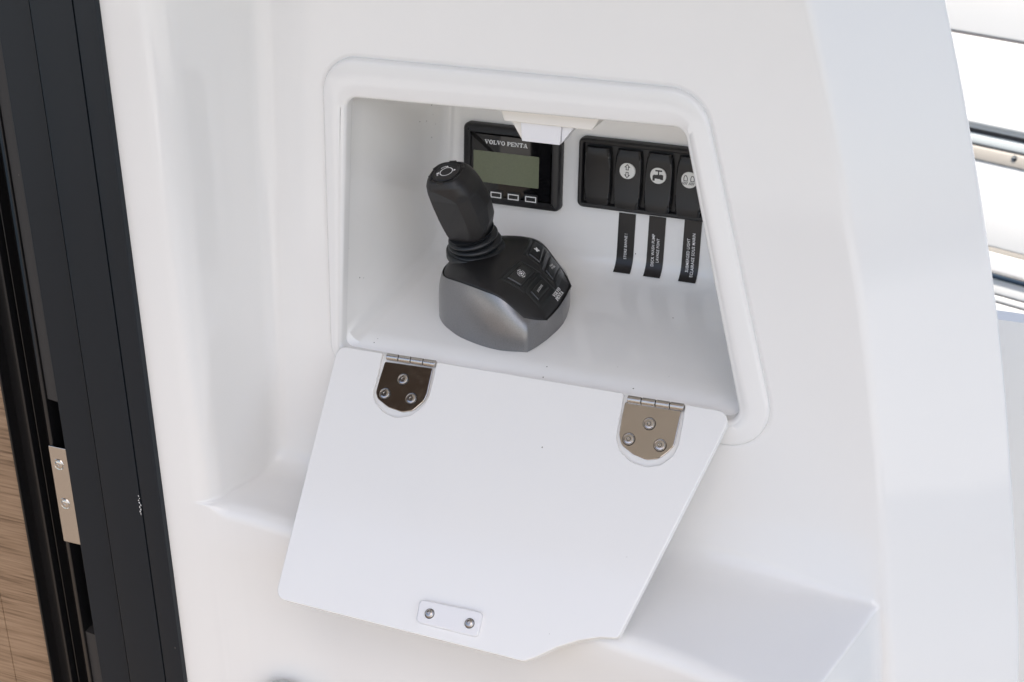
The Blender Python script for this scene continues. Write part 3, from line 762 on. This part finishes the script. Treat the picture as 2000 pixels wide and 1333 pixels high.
# close the bottom and round the top in
top = rings[-1]; cT = sum(np.array(p) for p in top) / NP
for sc, dh in ((.96, .0012), (.90, .0018), (.86, .0019), (.84, .0009), (.80, .0009)):
    rings.append([cT + (p - cT) * sc + axis * dh for p in top])
bot = rings[0]; cB = sum(np.array(p) for p in bot) / NP
rings = [[cB + (p - cB) * .82 - axis * .0028 for p in bot], [cB + (p - cB) * .95 - axis * .0018 for p in bot]] + rings
V, F = loft(rings, True, True, True)
gr = mk('grip', V, F, BLKS, js, sharp=32)
cfm = Fr(cT + axis * .0009, gx, gy)
mk('top_button', *lathe(cfm, [(.0150, -.001), (.0150, .0012), (.0144, .0018), (.0126, .0018), (.0122, .0013), (.0120, .0013)], 40), BLK, gr)
tb = lambda a, b: cfm(a, b, .0016)
outline(circle(.0070, 32), .0009, 'ring_symbol', tb, INK, gr)
for s in range(4):
    t = math.pi / 2 * s + .3; dx, dy = math.cos(t), math.sin(t)
    V = [tb(a_ * dx - b_ * dy, a_ * dy + b_ * dx) for a_, b_ in ((.0077, -.0018), (.0102, 0), (.0077, .0018))]
    if s != 3: mk('arrow_symbol', V, [(0, 1, 2)], INK, gr, smooth=False, solid=False)
for s in range(2):
    V = []; F = []
    for k in range(4):
        t = 2.05 + s * 1.35 + k * .15; b0 = len(V)
        for r_, q_ in ((.0088, -.04), (.0104, -.04), (.0104, .05), (.0088, .05)): V.append(tb(r_ * math.cos(t + q_), r_ * math.sin(t + q_)))
        F.append((b0, b0 + 1, b0 + 2, b0 + 3))
    mk('mark_symbol', V, F, INK, gr, smooth=False, solid=False)
# castellated edge round the button
for s in range(6):
    t = 2 * math.pi * s / 6 + .55
    pf = Fr(cT + axis * .0008, gx * math.cos(t) + gy * math.sin(t), -gx * math.sin(t) + gy * math.cos(t))
    P = fillet([(.0158, -.0034), (.0188, -.0042), (.0188, .0042), (.0158, .0034)], .0006, 2)
    mk('edge_tooth', *slab(pf, P, .0016, -.002, .0005, 2), BLKS, gr)

# ------------------------------------------------------------------ locker door, hanging open
phi = rad(45)
DF = Fr((0, -.008, 0), (1, 0, 0), (0, math.sin(phi), math.cos(phi)))       # u right, v up the door, n towards the viewer
hinge_line = pan(1000, 728) + np.array((0, -.008, 0)); DF.o = hinge_line * np.array((0, 1, 1))
D2 = lambda pts: [DF.trace(*p) for p in pts]
dr = thing('locker_door', DF.o, 'white acrylic locker door hanging open on two steel hinges, resting on the ledge', 'door')
n1 = [(748, 690), (744, 703), (736, 740), (728, 766), (732, 785), (749, 805), (773, 816), (799, 812), (822, 798), (836, 778), (846, 740), (852, 707)]
n2 = [(1219, 768), (1214, 795), (1208, 826), (1203, 856), (1210, 880), (1231, 901), (1262, 912), (1290, 908), (1314, 891), (1324, 870), (1332, 830), (1338, 790)]
out = [(660, 675)] + n1 + n2 + [(1431, 806), (1207, 1247)] + [(1170, 1245), (1130, 1251), (1085, 1265), (1045, 1284)] + [(1022, 1292), (537, 1168)]
P = D2(out); rr_ = [.009] + [.004, .01] + [.02] * 8 + [.01, .004] + [.004, .01] + [.02] * 8 + [.01, .004][:0]
rr_ = []
for p in out:
    rr_.append({(660, 675): .010, (1431, 806): .011, (1207, 1247): .006, (1022, 1292): .008, (537, 1168): .011, (748, 690): .002, (852, 707): .002, (1219, 768): .003, (1338, 790): .002}.get(p, .012))
P = fillet(P, rr_, 6)
full = [(660, 675), (1431, 806), (1207, 1247), (1170, 1245), (1130, 1251), (1085, 1265), (1045, 1284), (1022, 1292), (537, 1168)]
PB = fillet(D2(full), [.010, .011, .006, .012, .012, .012, .012, .008, .011], 6)
A_ = slab(DF, P, 0, -.0032, .0012, 4, capbot=False)
# back slab with the pocket floors, its top edge set back under the notches
PBi = inset(PB, .0002)
B_ = loft([[DF(x, y, -.0098) for x, y in inset(PB, .0010)], [DF(x, y, -.0088) for x, y in PBi], [DF(x, y, -.0032) for x, y in PBi]], True, True, True)
mk('door_panel', *join(A_, B_), DOORM, dr, sharp=35)

def screw(fr, cx, cy, r, h, parent, rot=0, dark=False):
    # countersunk pan head in a dished washer edge
    pr = [(r * 1.18, h + .0000), (r * 1.14, h + .0004), (r * 1.02, h + .00035), (r * .98, h - .0002), (r * .95, h + .0002), (r * .86, h + .0007), (r * .6, h + .0009), (r * .34, h + .0009), (r * .30, h + .0001)]
    V, F = lathe(fr, pr, 28, cx, cy, False, True)
    o = mk('screw', V, F, SCREWM, parent, sharp=25)
    V, F = loft([[fr(x, y, h + .00045) for x, y in circle(q_, 28, cx, cy)] for q_ in (r * 1.20, r * 1.10)])
    mk('screw_gap', V, F, DARKM, parent, smooth=False, solid=False)
    V, F = loft([[fr(x, y, h + .00095) for x, y in circle(q_, 16, cx, cy)] for q_ in (r * .42, r * .32)])
    mk('screw_recess', V, F, DARKM, parent, smooth=False, solid=False)
    return o
def recess(fr, cx, cy, r, h, parent):
    V, F = loft([[fr(x, y, h) for x, y in [(cx + k * math.cos(t), cy + k * math.sin(t)) for t in np.linspace(0, 2 * math.pi, 12, endpoint=False) for k in (0,)]]], True) if 0 else (None, None)
    star = []
    for k in range(12):
        t = 2 * math.pi * k / 12; q = r * (.30 if k % 2 == 0 else .18); star.append((cx + q * math.cos(t), cy + q * math.sin(t)))
    mk('drive_recess', [fr(x, y, h) for x, y in star], [tuple(range(12))], DARKM, parent, smooth=False, solid=False)
def hinge(leaf, kn0, kn1, screws, tilt, label):
    hf = Fr(DF.o, DF.u, DF.v); 
    Lp = D2(leaf)
    c0 = (sum(p[0] for p in Lp) / len(Lp), sum(p[1] for p in Lp) / len(Lp))
    # the leaf sits a hair out of true in its pocket
    n2_ = DF.n + DF.u * tilt[0] + DF.v * tilt[1]; n2_ /= np.linalg.norm(n2_)
    u2 = DF.u - n2_ * (DF.u @ n2_); fr = Fr(DF(c0[0], c0[1], -.0004), u2, np.cross(n2_, u2))
    loc = [(x - c0[0], y - c0[1]) for x, y in Lp]
    rl = [.0015] + [.010] * (len(loc) - 2) + [.0015]
    o = mk('hinge', *slab(fr, fillet(loc, rl, 4), .0, -.0024, .0004, 1), STEEL, dr, sharp=20)
    if label: o['label'] = label
    for sx, sy in screws:
        p = DF.trace(sx, sy); screw(fr, p[0] - c0[0], p[1] - c0[1], .0052, .0003, o)
    # barrel
    a = np.array((*DF.trace(*kn0), 0)); b = np.array((*DF.trace(*kn1), 0)); R_ = .0036
    for k in range(4):
        t0 = k / 4 + .008; t1 = (k + 1) / 4 - .008
        A3 = DF(*(a + (b - a) * t0)) + DF.n * .0005; B3 = DF(*(a + (b - a) * t1)) + DF.n * .0005
        d = B3 - A3; ln = np.linalg.norm(d); d /= ln
        fb = Fr(A3, np.cross((0, 0, 1.), d), np.cross(d, np.cross((0, 0, 1.), d)), d)
        mk('knuckle', *lathe(fb, [(R_ * .9, 0), (R_, .0004), (R_, ln - .0004), (R_ * .9, ln)], 20), BRUSH, o, sharp=40)
    d = DF(*b) - DF(*a); ln = np.linalg.norm(d); d /= ln
    fb = Fr(DF(*a) + DF.n * .0005, np.cross((0, 0, 1.), d), np.cross(d, np.cross((0, 0, 1.), d)), d)
    mk('pin', *lathe(fb, [(R_ * .8, .0005), (R_ * .8, ln - .0005)], 16), DARKM, o)
    # web between barrel and leaf
    return o
hinge([(751, 706), (741, 738), (733, 766), (737, 779), (757, 795), (785, 805), (806, 802), (828, 783), (834, 770), (845, 720)], (756, 697), (852, 712), [(787, 741), (751, 769), (803, 779)], (-.02, .00), 'left steel hinge, its leaf mirroring dark brown')
hinge([(1221, 785), (1214, 815), (1209, 850), (1214, 870), (1236, 887), (1262, 898), (1286, 896), (1306, 881), (1316, 870), (1331, 803)], (1226, 780), (1337, 797), [(1268, 828), (1228, 858), (1289, 870)], (.0, .0), 'right steel hinge, its leaf mirroring light tan')
# catch plate on the door
q = fillet(D2([(823, 1172), (945, 1198), (935, 1247), (815, 1217)]), .0045, 5)
cp = mk('strike_plate', *slab(DF, q, .0045, 0, .0014, 4), WPLAS, dr, sharp=40)
q2 = fillet(D2([(857, 1183), (908, 1194), (900, 1235), (848, 1222)]), .002, 3)
for sx, sy in ((839, 1199), (917, 1218)):
    p = DF.trace(sx, sy, .0045)
    mk('screw_well', *lathe(DF, [(.0062, .00455), (.0058, .0049), (.0052, .0047), (.0048, .0046)], 28, p[0], p[1], False, False), WPLAS, cp, sharp=60)
    mk('screw_hole', *lathe(DF, [(.0049, .0046), (.0048, .0047)], 28, p[0], p[1], False, True), DARKM, cp)
    V, F = lathe(DF, [(.0043, .0047), (.0041, .0056), (.0030, .0066), (.0016, .0069), (.0014, .0060)], 24, p[0] + .0002, p[1], False, True)
    mk('screw', V, F, BRUSH, cp, sharp=30)

# ------------------------------------------------------------------ black sliding door frame on the left
def vx(px, y): return at(px, 667, (0, 1, 0), y)[0]
fz0, fz1 = -1.0, 1.25
fm = thing('door_frame', (vx(155, -.13), -.13, fz0), 'black aluminium sliding door frame with grooves and a seal, along the left edge', 'door frame')
YF = -.134
def bar(name, pts, m, z0=fz0, z1=fz1, bev=None, sharp=30):
    o = mk(name, *prism(pts, (0, 0, z0), (0, 0, z1), (1, 0, 0), (0, 1, 0)), m, fm, sharp=sharp)
    return o
xr, xg, xs, xc, xd, xk1, xk2, xw = vx(271, YF), vx(232, YF), vx(155, YF), vx(93, YF + .004), vx(57, YF), vx(42, YF + .012), vx(10, YF + .02), vx(-8, YF + .02)
r_ = lambda pts, r: fillet(pts, r, 4)
bar('outer_flange', r_([(xr, YF), (xg + .0007, YF + .0002), (xg + .0007, YF + .05), (xr, YF + .05)], [.0012, .0006, 0, 0]), ALU)
bar('frame_post', r_([(xg - .0007, YF), (xs, YF - .0006), (xs, YF + .05), (xg - .0007, YF + .05)], [.0006, .0022, 0, 0]), ALU)
bar('groove_and_shadow_fill', [(xg + .0007, YF + .004), (xg - .0007, YF + .004), (xg - .0007, YF + .045), (xg + .0007, YF + .045)], DARKM)
bar('groove_and_shadow_fill', [(xs + .0002, YF + .012), (xs - .0072, YF + .012), (xs - .0072, YF + .045), (xs + .0002, YF + .045)], DARKM)  # near-black strip stands in for the contact shadow at this step
bar('inner_post', r_([(xs - .0072, YF + .0085), (xc, YF + .004), (xc, YF + .06), (xs - .0072, YF + .06)], [0, .0010, 0, 0]), ALU)
# seal strip filling the channel above, ending half way down
zs = at(98, 780, (0, 1, 0), YF + .012)[2]
bar('seal_strip', r_([(xc - .0003, YF + .009), (xd, YF + .012), (xd, YF + .055), (xc - .0003, YF + .055)], [.001, .003, 0, 0]), RUB, z0=zs)
bar('channel', [(xc - .0003, YF + .050), (xd - .001, YF + .050), (xd - .001, YF + .07), (xc - .0003, YF + .07)], TRACK)
# track ribs
bar('track_rib', r_([(xd, YF + .010), (xd - .0060, YF + .012), (xd - .0060, YF + .06), (xd, YF + .06)], [.0008, .0008, 0, 0]), TRACK)
bar('track', [(xd - .006, YF + .030), (xw - .001, YF + .030), (xw - .001, YF + .065), (xd - .006, YF + .065)], TRACK)
xm = (xd - .006) * .52 + xw * .48
bar('track_rib', r_([(xm + .0014, YF + .014), (xm - .0014, YF + .014), (xm - .0014, YF + .032), (xm + .0014, YF + .032)], [.0006, .0006, 0, 0]), TRACK)
bar('track_rib', r_([(xm + .0095, YF + .017), (xm + .0085, YF + .017), (xm + .0085, YF + .032), (xm + .0095, YF + .032)], 0), TRACK)
bar('track_rib', r_([(xw + .0016, YF + .016), (xw - .0010, YF + .016), (xw - .0010, YF + .034), (xw + .0016, YF + .034)], [.0006, .0006, 0, 0]), TRACK)
# bottom filler block
zb1 = at(175, 1237, (0, 1, 0), YF + .012)[2]
bar('end_block', r_([(xc - .0003, YF + .011), (xd, YF + .013), (xd, YF + .049), (xc - .0003, YF + .049)], [.001, .001, 0, 0]), RUB, z1=zb1)
# strike plate
zp1 = at(110, 866, (0, 1, 0), YF + .014)[2]; zp0 = at(140, 1052, (0, 1, 0), YF + .014)[2]
pf = Fr(((xc + xd) / 2 - .0022, YF + .0085, (zp0 + zp1) / 2), (1, 0, 0), (0, 0, 1))
hwp = (xc - xd) / 2 + .0012; hhp = (zp1 - zp0) / 2
PL = slab(pf, fillet([(-hwp, -hhp), (hwp, -hhp), (hwp, hhp), (-hwp, hhp)], .0008, 3), .002, 0, .0005, 3)
TOPB = prism([(0, 0), (.002, 0), (.002, .002), (0, .002)], pf(-hwp, hhp, 0), pf(hwp, hhp, 0), (0, .8, .6), (0, -1, 0)) if 0 else None
kp = mk('strike_plate', *PL, SCREWM, fm, sharp=40)
for px, py in ((113, 899), (125, 975)):
    zq = at(px, py, (0, 1, 0), YF + .014)[2]
    V, F = lathe(pf, [(.0066, .0021), (.0062, .0026), (.0052, .0022), (.0050, .0018), (.0046, .0026), (.0030, .0034), (.0018, .0034), (.0015, .0024)], 26, -.0010, zq - (zp0 + zp1) / 2, False, True)
    mk('screw', V, F, SCREWM, kp, sharp=30)

random.seed(3)
for k in range(9):
    zc_ = at(268, 968 + k * 4.2, (0, 1, 0), YF)[2]; xx = xg + random.uniform(-.0022, .0004); a_ = random.uniform(.0003, .0007); h_ = random.uniform(.0005, .0018)
    mk('paint_chip', [(xx + a_ * c1, YF - .0006, zc_ + h_ * c2) for c1, c2 in ((-1, -.3), (-.2, -1), (.9, -.6), (.6, .5), (0, 1), (-.8, .6))], [(0, 1, 2, 3, 4, 5)], INK, fm, smooth=False, solid=False)

# ------------------------------------------------------------------ oak cabinet side behind the frame
ok = thing('oak_panel', (xw - .1, YF + .03, fz0), 'brown oak veneered panel with horizontal grain at the bottom left corner', 'panel')
yo = YF + .032
xj = at(8, 1200, (0, 1, 0), yo)[0]; 
mk('board', *prism([(xw + .001, yo), (xj, yo), (xj, yo + .02), (xw + .001, yo + .02)], (0, 0, fz0), (0, 0, fz1), (1, 0, 0), (0, 1, 0)), OAK, ok)
OAK2 = OAK
mk('board', *prism([(xj - .0004, yo - .0006), (xj - .25, yo - .0006), (xj - .25, yo + .02), (xj - .0004, yo + .02)], (0, 0, fz0), (0, 0, fz1), (1, 0, 0), (0, 1, 0)), OAK2, ok)

# ------------------------------------------------------------------ cockpit round the bulkhead: added shade roof, deck
def boxm(x0, x1, y0, y1, z0, z1):
    return [(x, y, z) for z in (z0, z1) for x, y in ((x0, y0), (x1, y0), (x1, y1), (x0, y1))], [(0, 1, 2, 3), (7, 6, 5, 4), (0, 4, 5, 1), (1, 5, 6, 2), (2, 6, 7, 3), (3, 7, 4, 0)]
ht = thing('shade_roof', (0, -1, 1.26), 'unseen white roof with a pale underside, added over the cockpit to keep the sun off, above the picture', 'roof')
mk('roof_shell', *boxm(-2.6, 1.6, -1.10, .16, 1.22, 1.30), HULLW, ht, smooth=False)  # unseen roof, sized to keep direct sun off the bulkhead
mk('lining', *boxm(-.70, 1.55, -1.07, .10, 1.20, 1.217), mat('bounce_lining', (.82, .78, .72), rough=.7), ht, smooth=False)  # added underside, kept pale to send light down on door and ledge
mk('mirrored_dark_panel', *boxm(-2.5, -.702, -1.07, .10, 1.19, 1.217), mat('mirrored_dark_brown', (.10, .075, .06), rough=.7), ht, smooth=False)  # unseen dark panel put in for the left hinge to mirror
mk('deck', *boxm(-2.5, 1.0, -6, .05, -1.05, -1.0), TEAK, None, smooth=False, props=dict(kind='structure'))
mk('water', [(-200, -200, -2), (200, -200, -2), (200, 200, -2), (-200, 200, -2)], [(0, 1, 2, 3)], mat('water', (.03, .06, .08), rough=.1, bump=(2, .6, .05)), None, props=dict(kind='structure'), solid=False)

QUAYM = mat('pale_concrete', (.50, .48, .445), rough=.85, noise=(.8, .85, 1.1))
mk('bounce_quay', *join(boxm(-60, 60, -60, -4.7, -1.9, -1.6), boxm(6.5, 60, -4.7, 60, -1.9, -1.6)), QUAYM, None, smooth=False, props=dict(kind='structure'))  # unseen pale ground, put in to throw light into the recess
# ------------------------------------------------------------------ what shows past the outer corner: side deck, bulwark and rails
du = np.array((.94, -.34, 0)); dn_ = np.array((-.34, -.94, 0))                # along the side, and facing back at the viewer
def ph(px, py, z): return at(px, py, (0, 0, 1), z)
O = np.array((.2, 1.7, 0.))
def vert(px, py, d=0):             # on the upright plane facing the viewer, d in front of it
    return at(px, py, tuple(dn_), dn_ @ O + d)
def h_of(px, py, d=0): return vert(px, py, d)[2]
sw_ = thing('side_boat', O + np.array((0, 0, -1)), 'sunlit white boat side beyond the outer corner, at the right edge', 'boat')
def band(name, zt, zb, d0, d1, m, parent=sw_, r=.004):
    sec = fillet([(d0, zb), (d1, zb), (d1, zt), (d0, zt)], [0, r, r, 0], 3)
    return mk(name, *prism(sec, O - du * 1.2, O + du * 1.2, dn_, (0, 0, 1)), m, parent, sharp=35)
X = 1950
ys = dict(l1=77, railt=225, railb=262, dk=268, dk2=290, tan=295, tan2=322, l2=494, l3=530, l4=543, l5=590)
h = {k: h_of(X, v) for k, v in ys.items()}
h1 = h_of(X, 77, .0)
DKL = mat('dark_seam', (.05, .05, .055), rough=.3); PALE = mat('pale_strip', (.68, .73, .74), rough=.3); TAN = mat('tan_strip', (.55, .51, .46), rough=.4); GREYL = mat('grey_seam', (.30, .28, .28), rough=.5)
hz = lambda py, d=0: h_of(X, py, d)
def line(name, y0, y1, m, d=.0015): band(name, hz(y0), hz(y1), -.05, d, m, r=.0005)
band('upper_topside', hz(-400), hz(75), -.3, 0, HULLW); line('seam', 75, 80, GREYL, -.002)
band('lower_topside', hz(80), hz(262), -.3, 0, HULLW)
line('dark_seam', 262, 270, DKL, -.002); band('rub_strake', hz(270), hz(290), -.3, .004, PALE)
line('seam', 290, 294, GREYL, -.002); band('tan_strip', hz(294), hz(322), -.3, .003, TAN)
band('lower_topside', hz(322), hz(487), -.3, 0, HULLW); line('seam', 487, 497, TAN, -.001)  # the tan line is a shadow painted as a coloured strip
band('lower_topside', hz(497), hz(532), -.3, .002, HULLW); line('steel_trim', 532, 545, CHROME, .006)
band('lower_topside', hz(545), hz(577), -.3, 0, HULLW); line('seam', 577, 580, GREYL, -.002)
band('lower_topside', hz(580), hz(592), -.3, 0, HULLW); line('seam', 592, 595, GREYL, -.002)
band('hull_side', hz(595), -1.8, -.3, 0, HULLW)
def rail(px_y, rad_, d, name):
    zc_ = h_of(X, px_y, d); c0 = O + dn_ * d
    return mk(name, *tube([c0 - du * 1.2 + np.array((0, 0, zc_)), c0 + du * 1.2 + np.array((0, 0, zc_))], rad_, 24), HULLW, sw_)
rail(243, .010, .004, 'rub_rail')
pS = vert(1982, 321, .0); fS = Fr(pS + dn_ * .003, du, (0, 0, 1), dn_)
mk('screw', *lathe(fS, [(.006, 0), (.005, .002), (.002, .003)], 16, 0, .012), SCREWM, sw_)

# near coaming beyond the outer corner, in the shade
cm = [(1940, 606), (2060, 650)]
p = at(1990, 612, (0, 1, 0), .345)
sec = fillet([(-.35, 0), (.35, 0), (.35, -1.2), (-.35, -1.2)], [.03, .03, 0, 0], 6)
mk('side_coaming', *prism([(a, b) for a, b in sec], (p[0] + .1, .325, p[2] - .002), (p[0] + .1, .345, p[2]), (1, 0, 0), (0, 0, 1)), mat('satin_white', (.82, .82, .81), rough=.5), None, props=dict(label='pale grey side coaming just outboard of the rounded outer corner, low on the right', category='coaming'))
